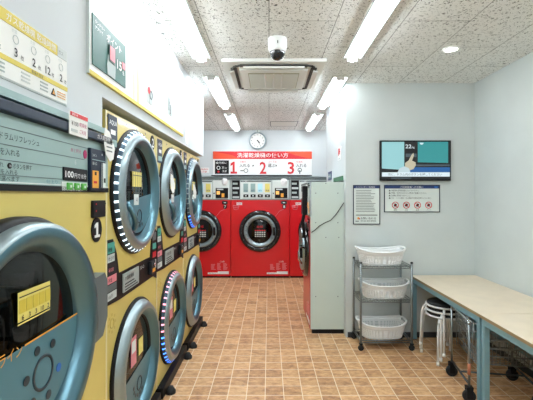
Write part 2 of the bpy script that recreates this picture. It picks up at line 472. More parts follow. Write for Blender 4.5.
# ------------------------------------------------------------------ stacked dryers on the left
DW = .86
def dryer(number, label, y0, upper, lower):
    t = thing('clothes_dryer', label, 'dryer', (-.82, y0, 0), L90, 'stacked cream dryers along the left wall')
    w = DW - .006
    UZ, LZ = 1.52, .49
    b = MB(); body_shell(b, w, .085, 1.93, .80, [(w/2, UZ, .27), (w/2, LZ, .27)], 'cream')
    # small orange sun motif on the lower left
    for k in range(8):
        a = k * PI / 4; b.plate(.085 + .045*math.cos(a) - .007, .085 + .045*math.cos(a) + .007, .83 + .045*math.sin(a) - .007, .83 + .045*math.sin(a) + .007, 'cream_print')
    b.ring(.085, .83, .02, .028, -.002, 'cream_print', 20)
    for k in range(3): b.disc(.28 + k * .17, 1.905, .006, -.002, 'grey_dark', 8)
    for z in (1.15, .10, 1.90): b.disc(.02, z, .005, -.002, 'grey_dark', 8)
    b.build('body', t)
    b = MB(); b.box(0.0, .012, -.004, .0, .09, 1.925, 'cream_edge'); b.build('edge_strip', t)
    b = MB(); b.box(.02, w - .02, -.045, .6, 0.004, .082, 'black', .006); b.build('plinth', t)
    for x in (.12, w - .12):
        g = MB(); g.turn(x, -.075, [(0, 0), (.038, 0), (.038, .02), (.028, .032), (.02, .05), (0, .05)], 'rubber', 14); g.build('foot', t)
    # brand label strip
    b = MB(); b.plate(.03, .145, 1.74, 1.915, 'navy', y=-.004, t=.004); b.text('AQUA', .04, 1.865, .034, 'white', y=-.006, w=.095)
    b.plate(.06, .12, 1.815, 1.84, 'white', y=-.005); b.plate(.04, .135, 1.755, 1.79, 'panel_teal', y=-.005); b.build('brand_label', t)
    b = MB(); b.disc(w - .09, 1.865, .042, -.005, 'black', 32, t=.005, rz=.052); b.text(number, w - .09, 1.835, .085, 'white', y=-.007, align='C', bold=True); b.build('number_badge', t)
    # black signage band with sloping tower
    b = MB()
    b.prism([(.0, .94), (.0, 1.24), (.02, 1.27), (.085, 1.27), (.135, 1.185), (.165, 1.075), (w - .14, 1.075), (w - .10, 1.26), (w - .05, 1.27), (w, 1.24), (w, .90), (w - .08, .93), (.18, .93)], -.006, 0, 'black')
    for i, (z0, z1, c) in enumerate(((1.20, 1.255, 'teal_label'), (1.155, 1.195, 'pale_print'), (1.09, 1.15, 'charcoal'), (1.045, 1.085, 'pink'), (1.005, 1.04, 'grey_dark'), (.96, 1.0, 'pale_print'))):
        b.plate(.012, .10 if z1 > 1.15 else .125, z0, z1, c, y=-.008)
        if i in (0, 1, 3, 5): b.text(('乾燥', '仕上げ', '料金', '100円')[(0, 1, 3, 5).index(i)], .018, z0 + .01, .024, 'black', y=-.010)
    b.text('¥100', .02, 1.105, .03, 'pink', y=-.010)
    for z0, z1, c in ((1.18, 1.235, 'grey_dark'), (1.12, 1.16, 'teal_label'), (1.06, 1.10, 'red_print'), (.98, 1.04, 'pale_print')):
        b.plate(w - .10, w - .02, z0, z1, c, y=-.008)
    b.text('投入口', .50, 1.03, .024, 'white', y=-.008)
    b.build('sign_band', t)
    b = MB(); b.box(.21, .46, -.014, -.005, .955, 1.06, 'panel_grey', .004); b.text('衣類乾燥機', .225, 1.02, .028, 'black', y=-.016)
    for k in range(3): b.plate(.225, .43 - .03*k, .965 + .016*k, .971 + .016*k, 'charcoal', y=-.016)
    b.build('information_plate', t)
    b = MB(); b.box(.66, .75, -.03, -.006, .96, 1.05, 'charcoal', .006); b.plate(.675, .735, .975, 1.0, 'orange', y=-.032); b.tube([(.705, -.03, 1.025), (.705, -.04, 1.025)], .012, 'chrome', 10); b.build('coin_slot', t)
    for (z, leds, kind) in ((UZ, upper, 'u'), (LZ, lower, 'l')):
        cx = w / 2
        d = thing('door', '', '')
        for k in ('label', 'category'): del d[k]
        d.parent = t
        g = MB(); g.lathe(cx, z, [(.376, 0), (.376, -.010), (.371, -.017), (.362, -.019), (.350, -.01)], ['black', 'black', 'charcoal', 'charcoal'], 72)
        g.build('gasket', d)
        g = MB(); g.lathe(cx, z, [(.365, -.015), (.352, -.036), (.334, -.056), (.306, -.060), (.285, -.03), (.27, -.012), (.262, .02)], ['silver', 'silver', 'silver', 'silver_blue', 'silver_blue', 'charcoal'], 72)
        g.build('door_ring', d)
        if leds:
            g = MB(); n_ = 184; prof_ = [(.366, -.014), (.363, -.027), (.354, -.038), (.350, -.036)]
            g.lathe(cx, z, prof_, 'ring_base', n_)
            g.bm.faces.ensure_lookup_table()
            for f in g.bm.faces:
                c_ = f.calc_center_median(); a = math.atan2(c_.z - z, c_.x - cx); k = int((a % (2*PI)) / (2*PI) * n_)
                if k % 4 or math.cos(a) > .45: continue
                m_ = leds
                if leds == 'mix': m_ = 'led_pink' if math.sin(a) > -.15 else 'led_blue'
                if leds == 'tail': m_ = 'led_blue' if math.sin(a) < -.55 else 'led_off'
                f.material_index = g.mi(m_)
            g.build('light_ring', d)
        g = MB(); g.lathe(cx, z, [(.266, .0), (.15, -.012), (0, -.016)], 'door_glass'); g.build('door_window', d)
        g = MB()
        # printed lower half and fee card
        a0, a1 = PI + .25, 2*PI - .05
        g.disc(cx, z, .25, -.019, 'decal_teal', 30, a0, a1)
        for k in range(6):
            a = PI + .55 + k * .42; g.disc(cx + .02 + .10*math.cos(a - .6), z - .14 + .07*math.sin(a - .6), .012, -.022, 'decal_dark', 12)
        g.ring(cx + .02, z - .15, .035, .045, -.022, 'decal_dark', 20)
        g.build('window_print', d); g = MB()
        if kind == 'u':
            g.plate(cx - .10, cx + .06, z + .03, z + .12, 'label_yellow', y=-.019)
            for k in range(4): g.plate(cx - .095 + k*.04, cx - .093 + k*.04, z + .03, z + .12, 'decal_dark', y=-.022)
            g.plate(cx - .10, cx + .06, z + .095, z + .10, 'decal_dark', y=-.022)
            g.build('fee_card', d); g = MB()
            g.plate(cx - .08, cx + .0, z - .08, z - .015, 'panel_light', y=-.022); g.text('4', cx - .05, z - .065, .045, 'decal_dark', y=-.025)
        else:
            g.plate(cx - .12, cx - .03, z + .0, z + .17, 'pink', y=-.019); g.plate(cx - .115, cx - .05, z + .08, z + .15, 'paper', y=-.022)
            g.build('fee_card', d); g = MB()
            g.plate(cx + .01, cx + .09, z + .02, z + .12, 'label_yellow', y=-.019)
        g.build('sticker', d)
        # moulded hand grip across the lower left of the ring
        g = MB(); pts = []
        for k in range(9):
            a = PI + .25 + k * .09; pts.append((cx + .262*math.cos(a), -.045 - .03*math.sin(PI*k/8), z + .262*math.sin(a)))
        g.tube(pts, .016, 'silver_blue', 8)
        if kind == 'u': g.build('door_handle', d)
        g = MB(); g.box(cx + .345, cx + .40, -.04, 0, z - .11, z + .11, 'grey_dark', .008); g.build('hinge', d)
        drum(cx, z, .26, .5).build('drum', t)
    return t

dryer('2', 'tall cream stacked dryer beside the near machine, white lights round its upper door', 1.90, 'led_white', None)
dryer('3', 'middle tall cream stacked dryer, pink and blue lights round its lower door', 2.76, None, 'mix')
dryer('4', 'farthest tall cream stacked dryer at the end of the left wall beside the red washers', 3.62, 'tail', None)

# paper tags
def paper_tag(loc, rz, label, w=.07, h=.14, txt=True):
    b = MB(); pts = [(0, h), (w * .45, h * .92), (w, h * .45), (w * .85, h * .1), (w * .5, 0), (w * .1, h * .2), (-w * .1, h * .6)]
    b.prism(pts, -.002, 0, 'paper')
    if txt:
        for i in range(4): b.plate(w * .15, w * .7, h * .3 + i * .018, h * .3 + i * .018 + .006, 'grey_dark', y=-.003)
    tag(b.build('paper_tag'), label, 'tag', loc, rz, 'white paper tags hung on the dryers')
paper_tag((-.742, 1.715, 1.655), L90, 'white rounded paper tag with small writing between the near machine and first dryer', .11, .15)
paper_tag((-.74, 2.86, 1.51), L90 - .2, 'blank white paper tag on the upper door of the middle dryer', .07, .15, False)
paper_tag((-.74, 3.72, 1.46), L90 - .2, 'blank white paper tag on the upper door of the farthest dryer', .07, .15, False)

# ------------------------------------------------------------------ big near machine 1
t = thing('clothes_dryer', 'large cream machine number 1 with wide control panel, nearest on the left', 'dryer', (-.77, .52, 0), L90)
MW = 1.285
X1 = lambda Zd: Zd - .52            # world depth -> local x
cx, cz = .63, 1.04
b = MB(); body_shell(b, MW - .004, .085, 1.512, .95, [(cx, cz, .30)], 'cream')
for z in (1.46, .3): b.disc(MW - .02, z, .005, -.002, 'grey_dark', 8)
b.build('body', t)
b = MB(); b.box(MW - .014, MW - .004, -.003, 0, .09, 1.512, 'cream_edge'); b.build('edge_strip', t)
b = MB(); b.box(.02, MW - .03, .02, .8, 0, .082, 'black'); b.build('plinth', t)
p = thing('control_panel', '', '')
for k in ('label', 'category'): del p[k]
p.parent = t
b = MB(); b.box(0, MW - .004, -.006, .8, 1.515, 1.735, 'panel_teal')
b.plate(0, MW - .004, 1.512, 1.532, 'black', y=-.01, t=.004)
b.plate(0, MW - .004, 1.535, 1.539, 'panel_light', y=-.008, t=.002)
for z in (1.695, 1.645, 1.6, 1.557): b.plate(0, X1(1.57) if z < 1.69 else X1(1.6), z, z + .0022, 'grey_dark', y=-.0075, t=.0015)
Yt = -.0085
b.text('ドラムリフレッシュ', X1(1.075), 1.662, .023, 'charcoal', Yt, w=.185)
b.text('乾燥機に洗濯物を', X1(.86), 1.662, .023, 'charcoal', Yt, w=.17)
b.text('衣類を入れる', X1(1.03), 1.617, .023, 'charcoal', Yt, w=.13)
b.text('選ばれ', X1(1.04), 1.581, .017, 'charcoal', Yt, w=.05)
b.disc(X1(1.117), 1.586, .0085, -.009, 'black', 18, t=.002); b.text('10', X1(1.117), 1.582, .010, 'white', -.0105, align='C')
b.text('ボタンを押す', X1(1.13), 1.579, .019, 'charcoal', Yt, w=.09)
b.text('料金を入れる', X1(1.04), 1.561, .017, 'charcoal', Yt, w=.11)
b.text('コースが選べます', X1(1.0), 1.541, .018, 'charcoal', Yt, w=.16)
b.text('仕上り', X1(1.30), 1.541, .015, 'decal_teal', Yt, w=.07)
b.text('あと何分', X1(1.46), 1.668, .018, 'magenta', Yt, w=.08)
b.disc(X1(1.575), 1.668, .014, -.009, 'magenta', 20, t=.002, rz=.018)
b.text('6', X1(1.49), 1.62, .028, 'pale_print', Yt)
b.text('コイン投入', X1(1.45), 1.522-.006, .012, 'white', -.0115, w=.1)
b.build('fascia', p)
b = MB(); b.box(0, MW - .004, -.03, .75, 1.737, 1.77, 'navy', .004)
b.text('ガス乾燥機', MW - .17, 1.745, .022, 'white', -.032, w=.13); b.build('top_strip', p)
b = MB(); b.box(X1(1.405), X1(1.587), -.012, -.005, 1.555, 1.605, 'black', .002)
b.text('100', X1(1.412), 1.567, .034, 'white', -.0135, w=.06, bold=True); b.text('円で15分', X1(1.478), 1.567, .022, 'white', -.0135, w=.095); b.build('price_plate', p)
b = MB(); b.box(X1(1.395), X1(1.59), -.010, -.006, 1.517, 1.55, 'panel_light'); b.build('button_plate', p)
for k in range(3):
    g = MB(); x = X1(1.425 + k * .055); g.box(x, x + .034, -.018, -.010, 1.520, 1.547, 'green', .003); g.plate(x + .012, x + .022, 1.528, 1.538, 'panel_light', y=-.0195); g.build('button', p)
b = MB(); x0, x1 = X1(1.60), X1(1.745)
b.box(x0, x1, -.02, -.005, 1.52, 1.70, 'navy', .004)
b.plate(x0 + .012, x0 + .07, 1.53, 1.605, 'orange', y=-.022); b.plate(x0 + .03, x0 + .045, 1.585, 1.60, 'black', y=-.024); b.plate(x0 + .02, x0 + .05, 1.55, 1.56, 'red_print', y=-.024)
b.box(x1 - .045, x1 - .012, -.026, -.019, 1.53, 1.645, 'panel_light', .002); b.plate(x1 - .035, x1 - .02, 1.555, 1.575, 'black', y=-.028)
b.plate(x0 + .01, x1 - .012, 1.65, 1.653, 'panel_teal', y=-.022); b.disc(x1 - .04, 1.68, .005, -.022, 'white', 10)
b.text('コイン', x0 + .012, 1.665, .014, 'panel_light', -.022); b.text('投入口', x0 + .012, 1.63, .014, 'panel_light', -.022)
b.build('coin_unit', p)
b = MB(); b.box(X1(1.64), X1(1.765), -.012, 0, 1.40, 1.476, 'black', .004); b.disc(X1(1.665), 1.46, .004, -.014, 'red_print', 8); b.disc(X1(1.665), 1.43, .004, -.014, 'red_print', 8); b.build('card_slot', t)
b = MB(); b.disc(X1(1.69), 1.345, .048, -.006, 'black', 36, t=.006, rz=.054); b.prism([(X1(1.69) - .026 + p[0] * .08, 1.312 + p[1] * .092) for p in ONE], -.008, -.006, 'white'); b.build('number_badge', t)
d = thing('door', '', '')
for k in ('label', 'category'): del d[k]
d.parent = t
g = MB(); g.lathe(cx, cz, [(.395, 0), (.395, -.03), (.386, -.045), (.37, -.045)], 'black', 80); g.build('gasket', d)
g = MB(); g.lathe(cx, cz, [(.378, -.03), (.376, -.075), (.36, -.09), (.325, -.085), (.30, -.06), (.286, -.03), (.282, 0)], ['silver', 'silver', 'silver_blue', 'silver_blue', 'silver_blue', 'charcoal'], 80); g.build('door_ring', d)
g = MB(); g.lathe(cx, cz, [(.288, -.03), (.15, -.042), (0, -.046)], 'door_glass', 60); g.build('door_window', d)
g = MB(); zc = cz - .02
a = math.asin(.02 / .275)
g.disc(cx, cz + .015, .272, -.0500, 'decal_teal', 50, PI, 2*PI)
g.plate(cx - .035, cx + .268, cz + .016, cz + .021, 'orange', y=-.054)
g.text('仕上げ目盛ライン', cx - .05, cz + .0, .040, 'orange', -.056, w=.27, align='R')
g.ring(cx + .062, cz - .105, .046, .056, -.052, 'decal_dark', 40)
for k in range(6):
    aa = math.radians(55 + 58 * k); g.disc(cx + .062 + .088*math.cos(aa), cz - .105 + .088*math.sin(aa), .0145, -.053, 'blue' if k == 5 else 'decal_dark', 18)
g.build('window_print', d); g = MB()
g.plate(cx - .06, cx + .10, cz + .092, cz + .178, 'label_yellow', y=-.050)
for k in range(5):
    x = cx - .055 + k * .0315
    g.plate(x, x + .027, cz + .116, cz + .155, 'yellow', y=-.052); g.text(('6', '3', '3', '10', '2')[k], x + .013, cz + .096, .021, 'black', -.053, align='C', bold=True)
g.plate(cx - .055, cx + .095, cz + .162, cz + .165, 'black', y=-.052); g.plate(cx - .06, cx + .10, cz + .083, cz + .087, 'label_yellow', y=-.050)
g.build('fee_card', d)
g = MB(); g.prism([(cx + .35, cz + .11), (cx + .52, cz + .12), (cx + .545, cz + .08), (cx + .545, cz - .08), (cx + .50, cz - .15), (cx + .35, cz - .16)], -.05, -.004, 'grey_dark'); g.build('hinge', d)
drum(cx, cz, .29, .6).build('drum', t)

# ------------------------------------------------------------------ signs on the left wall
t = thing('price_sign', 'white price sign with yellow bands and minute figures high on the near left wall', 'sign', (-.79, .70, 1.85), L90)
b = MB(); w = .775; X2 = lambda Zd: Zd - .70
b.box(0, w, -.006, 0, 0, .205, 'paper')
b.plate(0, w - .07, .165, .203, 'yellow', y=-.008, t=.002); b.plate(w - .068, w - .005, .165, .203, 'pale_print', y=-.008, t=.002)
b.text('ガス乾燥機 乾燥時間', X2(1.13), .174, .027, 'white', -.009, w=.26)
b.text('ガス', X2(1.43)-.02, .176, .018, 'grey_dark', -.009)
b.plate(0, w, .05, .066, 'yellow', y=-.008, t=.002); b.text('乾燥の目安', X2(1.25), .052, .013, 'charcoal', -.0095)
for Zd, n_ in ((1.07, '6'), (1.175, '3'), (1.265, '2'), (1.345, '12'), (1.43, '2')):
    b.text(n_, X2(Zd), .077, .038, 'charcoal', -.008, align='C', bold=True); b.text('枚', X2(Zd) + .022, .077, .017, 'charcoal', -.008)
    b.ring(X2(Zd), .13, .012, .014, -.008, 'pale_print', 18, t=.001); b.text('衣類', X2(Zd) - .02, .148, .013, 'pale_print', -.008)
for Zd in (1.08, 1.2, 1.3):
    for k in range(3): b.plate(X2(Zd), X2(Zd) + .045, .012 + k * .012, .017 + k * .012, 'panel_grey' if Zd != 1.2 else 'pale_print', y=-.008, t=.001)
b.prism([(X2(1.365), .012), (X2(1.395), .012), (X2(1.38), .038)], -.008, -.006, 'black'); b.prism([(X2(1.372), .016), (X2(1.388), .016), (X2(1.38), .031)], -.009, -.008, 'orange')
for k in range(3): b.plate(X2(1.405), X2(1.46), .014 + k*.009, .017 + k*.009, 'orange', y=-.008)
b.build('printed_sheet', t)
b = MB(); b.box(-.004, w + .004, -.004, 0, -.005, 0, 'pale_print'); b.box(w, w + .004, -.004, 0, 0, .205, 'pale_print'); b.build('sign_border', t)

b = MB(); b.box(0, .14, -.004, 0, 0, .088, 'paper', .001); b.plate(.003, .137, .070, .085, 'red_print', y=-.006); b.text('お知らせ', .01, .073, .011, 'white', -.008)
b.text('¥100', .01, .035, .024, 'charcoal', -.006, w=.05); b.text('乾燥機', .07, .04, .018, 'magenta', -.006, w=.055); b.text('ご利用', .07, .012, .018, 'magenta', -.006, w=.05); b.plate(.01, .055, .012, .022, 'pale_print', y=-.006)
tag(b.build('notice_card'), 'small white card with red header stuck on the navy strip of the near machine', 'card', (-.7385, 1.40, 1.726), L90)

t = thing('poster_board', 'long white poster board with yellow lower edge above the cream dryers', 'board', (-.79, 1.645, 2.035), L90)
w = 1.80; X3 = lambda Zd: Zd - 1.645
b = MB(); b.box(0, w, -.012, 0, .012, .56, 'white')
for Zd, z0, z1 in ((2.42, .06, .20), (2.92, .09, .25)):
    x = X3(Zd); b.plate(x, x + .15, z0, z1, 'pale_print', y=-.014); b.prism([(x + .04, z0), (x + .1, z0), (x + .11, z0 + .08), (x + .07, z0 + .13), (x + .03, z0 + .08)], -.016, -.014, 'panel_grey')
x = X3(2.45); b.disc(x, .14, .022, -.018, 'red_print', 18); b.ring(x + .045, .12, .02, .03, -.018, 'grey_dark', 18)
x = X3(2.93); b.plate(x, x + .015, .12, .22, 'charcoal', y=-.018); b.plate(x + .05, x + .062, .1, .17, 'charcoal', y=-.018)
b.text('15分', X3(2.5), .26, .11, 'pale_yellow', -.014, bold=True); b.text('簡単ご利用方法', X3(2.42), .40, .08, 'pale_yellow', -.014, w=.6)
b.text('1', X3(2.38), .25, .07, 'pale_print', -.014); b.text('ドアを開ける', X3(2.9), .3, .04, 'pale_print', -.014, w=.2)
b.plate(X3(2.24), X3(2.27), .012, .55, 'pale_yellow', y=-.014); b.plate(X3(2.18), X3(2.195), .012, .55, 'pale_yellow', y=-.014)
b.build('panel', t)
b = MB(); b.box(0, w, -.014, 0, -.006, .012, 'yellow'); b.build('lower_rail', t)
b = MB(); b.box(-.006, 0, -.014, 0, -.006, .56, 'pale_print'); b.build('end_rail', t)

t = thing('poster', 'dark green poster with a hand holding a phone above the first cream dryer', 'poster', (-.803, 1.665, 2.075), L90)
w, h = .385, .225
b = MB(); b.box(0, w, -.030, -.0262, 0, h, 'poster_green', .001)
b.text('ランドリー', .02, .19, .02, 'white', -.032, w=.10); b.text('アプリで', .02, .165, .018, 'white', -.032, w=.08); b.text('ポイント', .14, .16, .045, 'white', -.032, w=.18, bold=True)
b.prism([(.15, 0.003), (.24, .003), (.245, .06), (.235, .1), (.16, .1), (.145, .05)], -.0325, -.0305, 'panel_grey')
b.box(.165, .232, -.035, -.032, .07, .155, 'grey_dark', .002); b.plate(.17, .227, .08, .148, 'pink', y=-.037)
b.text('15', .265, .07, .065, 'white', -.032, w=.06, bold=True); b.box(.33, .37, -.033, -.031, .09, .125, 'pink'); b.text('倍', .335, .06, .025, 'white', -.032)
b.build('printed_sheet', t)
b = MB(); b.box(.365, .385, -.0262, -.0255, 0, h, 'white'); b.build('backing', t)
b = MB()
for k in range(5): b.plate(0, .09 - .015 * (k % 2), .02 * k, .02 * k + .005, 'pale_print', t=.002, y=-.002)
b.box(-.01, .11, -.0012, 0, -.01, .10, 'white')
tag(b.build('wall_notice'), 'small faint lettered notice at the far end of the left wall', 'sign', (-.79, 3.60, 2.0), L90)

# ------------------------------------------------------------------ back wall signs, clock
S = .01818
t = thing('instruction_sign', 'long white sign with red header and steps 1 2 3 above the red washers', 'sign', (-1.02, 6.93, 1.865), 0)
w, h = 1.80, .435
b = MB(); b.box(0, w, -.008, 0, 0, h, 'white')
b.plate(0, w, .29, .43, 'red_print', y=-.010); b.prism([(0, .29), (.5, .29), (.35, .36), (.0, .43)], -.012, -.010, 'orange_red'); b.prism([(w, .43), (w - .5, .43), (w - .3, .36), (w, .29)], -.012, -.010, 'orange_red')
b.text('洗濯乾燥機の使い方', .44, .325, .092, 'white', -.014, w=.93, bold=True)
b.plate(.035, .29, .02, .265, 'black', y=-.010)
b.text('操作前に', .05, .205, .045, 'white', -.012, w=.2); b.text('22', .16, .12, .05, 'white', -.012); b.text('kg', .22, .12, .035, 'white', -.012); b.text('洗濯', .17, .055, .04, 'white', -.012)
b.ring(.10, .13, .025, .035, -.013, 'white', 16); b.disc(.10, .06, .02, -.012, 'red_print', 12)
for x, n_, ttl, big in ((.33, '1', '衣類を', '入れる'), (.85, '2', 'コースを', '選ぶ'), (1.36, '3', '料金を', '入れる')):
    if n_ == '1': b.prism([(x - .01 + p[0] * .19, .025 + p[1] * .30) for p in ONE], -.011, -.008, 'red_print')
    else: b.text(n_, x, .025, .30, 'red_print', -.010, bold=True, w=.12 if n_ != '1' else None)
    b.text(ttl, x + .16, .225, .04, 'red_print', -.010); b.text(big, x + .15, .145, .075, 'charcoal', -.010, w=.19 if len(big) > 2 else .13, bold=True)
for x in (.72, 1.14): b.prism([(x, .15), (x, .19), (x + .03, .17)], -.010, -.008, 'charcoal')
b.ring(.60, .08, .03, .04, -.010, 'grey_dark', 18); b.plate(.5, .56, .07, .085, 'charcoal', y=-.010); b.ring(1.58, .09, .025, .04, -.010, 'grey_dark', 18); b.plate(1.57, 1.59, .02, .09, 'grey_dark', y=-.010)
b.build('printed_panel', t)
b = MB(); b.box(-.03, w, -.014, 0, -.018, 0, 'black'); b.build('lower_rail', t)

b = MB(); b.box(0, .16, -.004, 0, 0, .10, 'white'); b.text('使用中', .01, .055, .035, 'red_print', -.006, w=.13); b.text('注意', .02, .012, .03, 'red_print', -.006, w=.1)
tag(b.build('wall_notice'), 'small white sticker with red writing left of the long red headed sign', 'sign', (-1.25, 6.93, 1.90), 0)

t = thing('wall_clock', 'round white wall clock on the back wall above the red headed sign', 'clock', (-.208, 6.93, 2.487), 0)
b = MB(); b.lathe(0, 0, [(0, -.004), (.158, -.004), (.158, -.035), (.148, -.045), (.136, -.038), (.134, -.02)], 'silver', 48); b.build('rim', t)
b = MB(); b.disc(0, 0, .137, -.02, 'paper', 48, t=.004)
for k in range(1, 13):
    a = PI/2 - k * PI/6
    b.text(str(k), .11*math.cos(a), .11*math.sin(a) - .012, .034, 'charcoal', -.022, align='C', bold=True)
b.build('dial', t)
for L_, wd, ang in ((.06, .010, 4.42 / 12), (.09, .006, 25 / 60)):
    a = PI/2 - 2*PI*ang; dx, dz = math.cos(a), math.sin(a)
    g = MB(); g.prism([(-dz*wd - dx*.015, dx*wd - dz*.015), (dz*wd - dx*.015, -dx*wd - dz*.015), (dx*L_ + dz*wd*.5, dz*L_ - dx*wd*.5), (dx*L_ - dz*wd*.5, dz*L_ + dx*wd*.5)], -.027, -.024, 'black'); g.build('clock_hand', t)
b = MB(); b.box(-.035, .035, -.05, -.004, .15, .192, 'panel_light', .008); b.plate(-.012, .012, .163, .178, 'grey_dark', y=-.052); b.build('hanger', t)

# signs on the corridor wall (face -X)
t = MB(); t.box(0, .2, -.003, 0, 0, .15, 'white'); t.text('6', .11, .06, .11, 'red_print', -.005, bold=True); t.prism([(.03, .05), (.1, .08), (.12, .13), (.05, .14)], -.006, -.003, 'red_print'); t.plate(.05, .15, .01, .025, 'pale_print', y=-.005)
tag(t.build('wall_sticker'), 'small white sticker with red mark high on the bright corridor wall', 'sticker', (.81, 4.46, 1.90), R90)
t = MB(); t.box(0, .28, -.004, 0, 0, .11, 'blue_print'); t.box(.02, .26, -.006, -.003, .02, .08, 'decal_teal'); t.plate(.04, .2, .04, .055, 'pale_print', y=-.008)
tag(t.build('wall_notice'), 'small blue notice above the side washer on the bright corridor wall', 'sign', (.81, 5.18, 1.70), R90)
t = MB(); t.box(0, .58, -.01, 0, 0, .05, 'green_dark')
tag(t.build('wall_strip'), 'narrow dark green strip on the corridor wall just above the side panel top', 'sign', (.81, 4.72, 1.66), R90)

# ------------------------------------------------------------------ alcove wall: TV and two notices
K = 4.01 / 380
t = thing('television', 'flat black television showing a hand pointing and a caption, on the alcove wall', 'television', (1.161, 4.01, 1.648), 0)
w, h = .739, .422
b = MB(); b.box(0, w, -.045, -.012, 0, h, 'black', .004); b.build('casing', t)
b = MB(); b.box(w/2 - .15, w/2 + .15, -.012, 0, h/2 - .1, h/2 + .1, 'charcoal'); b.build('wall_bracket', t)
def tv(x, z): return (x / 460 * w, h - z / 268 * h)      # screen picture coordinates
b = MB(); y = -.047
b.box(.012, w - .012, y, -.044, .014, h - .012, 'tv_black')
def q(x0, z0, x1, z1, m, yy): 
    a, c = tv(x0, z0), tv(x1, z1); b.box(a[0], c[0], yy, yy + .0008, c[1], a[1], m)
b.prism([tv(10, 10), tv(155, 10), tv(155, 196), tv(10, 186)], y - .001, y, 'tv_teal')
b.prism([tv(243, 10), tv(440, 10), tv(440, 150), tv(243, 145)], y - .001, y, 'tv_teal2')
q(165, 178, 452, 215, 'tv_blue', y - .001); q(180, 160, 452, 170, 'tv_grey', y - .001); q(165, 88, 235, 110, 'tv_grey', y - .001)
b.text('22', tv(163, 52)[0], tv(163, 52)[1], .055, 'tv_white', y - .002, w=.062, bold=True); b.text('kg', tv(206, 52)[0], tv(206, 52)[1], .03, 'tv_white', y - .002)
b.disc(tv(268, 16)[0], tv(268, 16)[1], .02, y - .002, 'tv_white', 16, PI, 2*PI)
b.prism([tv(*p) for p in ((215, 84), (205, 92), (182, 135), (160, 150), (160, 180), (175, 205), (215, 190), (230, 165), (228, 145), (205, 135), (218, 100))], y - .002, y - .001, 'tv_skin')
b.prism([tv(*p) for p in ((125, 185), (155, 172), (185, 185), (195, 215), (110, 215))], y - .003, y - .002, 'tv_sleeve')
q(10, 212, 450, 240, 'tv_white', y - .004)
b.text('次に、ドラム内のボタンを押してください', tv(50, 232)[0], tv(50, 233)[1], .03, 'tv_black', y - .005, w=.56)
q(70, 246, 200, 254, 'tv_grey', y - .003)
b.build('screen', t)

t = thing('notice_board', 'upright framed notice in close print with blue header, left of the wide notice', 'notice', (.886, 4.01, 1.19), 0)
w, h = .285, .415
b = MB(); b.box(.008, w - .008, -.006, 0, .008, h - .008, 'panel_light')
b.plate(.008, w - .008, h - .035, h - .008, 'blue_print', y=-.008); b.text('コインランドリー 利用規約', .03, h - .028, .016, 'white', -.010, w=.2)
for k in range(14):
    z = h - .06 - k * .017
    b.plate(.03, w - .04 - random.uniform(0, .06), z, z + .005, 'grey_dark', y=-.008)
b.plate(.03, w - .03, .095, .102, 'black', y=-.008)
b.disc(.055, .065, .012, -.009, 'orange', 12); b.disc(.065, .06, .008, -.010, 'red_print', 10)
b.text('お問い合わせ', .08, .055, .024, 'charcoal', -.009, w=.16, bold=True); b.text('0120-00-0000', .08, .03, .022, 'charcoal', -.009, w=.16)
b.plate(.025, .06, .03, .038, 'grey_dark', y=-.008); b.build('printed_sheet', t)
def frame(w, h, t, m='navy', e=.008):
    b = MB(); b.box(0, w, -.010, 0, 0, e, m); b.box(0, w, -.010, 0, h - e, h, m); b.box(0, e, -.010, 0, e, h - e, m); b.box(w - e, w, -.010, 0, e, h - e, m); b.build('frame', t)
frame(w, h, t)
t = thing('notice_board', 'wide framed notice with four round prohibition symbols under the television', 'notice', (1.213, 4.01, 1.318), 0)
w, h = .588, .288
b = MB(); b.box(.008, w - .008, -.006, 0, .008, h - .008, 'panel_light')
b.plate(.008, w - .008, h - .038, h - .008, 'blue_print', y=-.008); b.text('ご利用者様へのお願い', .17, h - .031, .022, 'white', -.010, w=.24)
b.plate(w - .06, w - .025, h - .03, h - .015, 'blue', y=-.010)
for k, s_ in enumerate(('洗濯物を長時間放置しないでください。', '衣類、泥汚れのひどい物はご遠慮ください。', '洗濯機に異物を入れないこと。', 'ゴミ・ペット用品・ゴム製品の洗濯はお断りいたします。')):
    z = h - .066 - k * .0265
    b.text(s_, .075, z, .019, 'charcoal', -.008, w=(.29, .37, .2, .42)[k]); b.prism([(.048, z), (.068, z), (.058, z + .017)], -.009, -.006, 'charcoal')
for k in range(4):
    x, z = .117 + k * .117, .075
    b.ring(x, z, .029, .036, -.009, 'red_print', 28)
    b.tube([(x - .022, -.010, z + .022), (x + .022, -.010, z - .022)], .003, 'red_print', 5)
    b.prism([(x - .018, z - .012), (x + .012, z - .016), (x + .016, z + .014), (x - .004, z + .018)], -.008, -.006, 'charcoal')
    b.text(('喫煙', '火気', '飲食', 'ペット')[k], x, .018, .016, 'charcoal', -.008, align='C')
b.build('printed_sheet', t); frame(w, h, t)

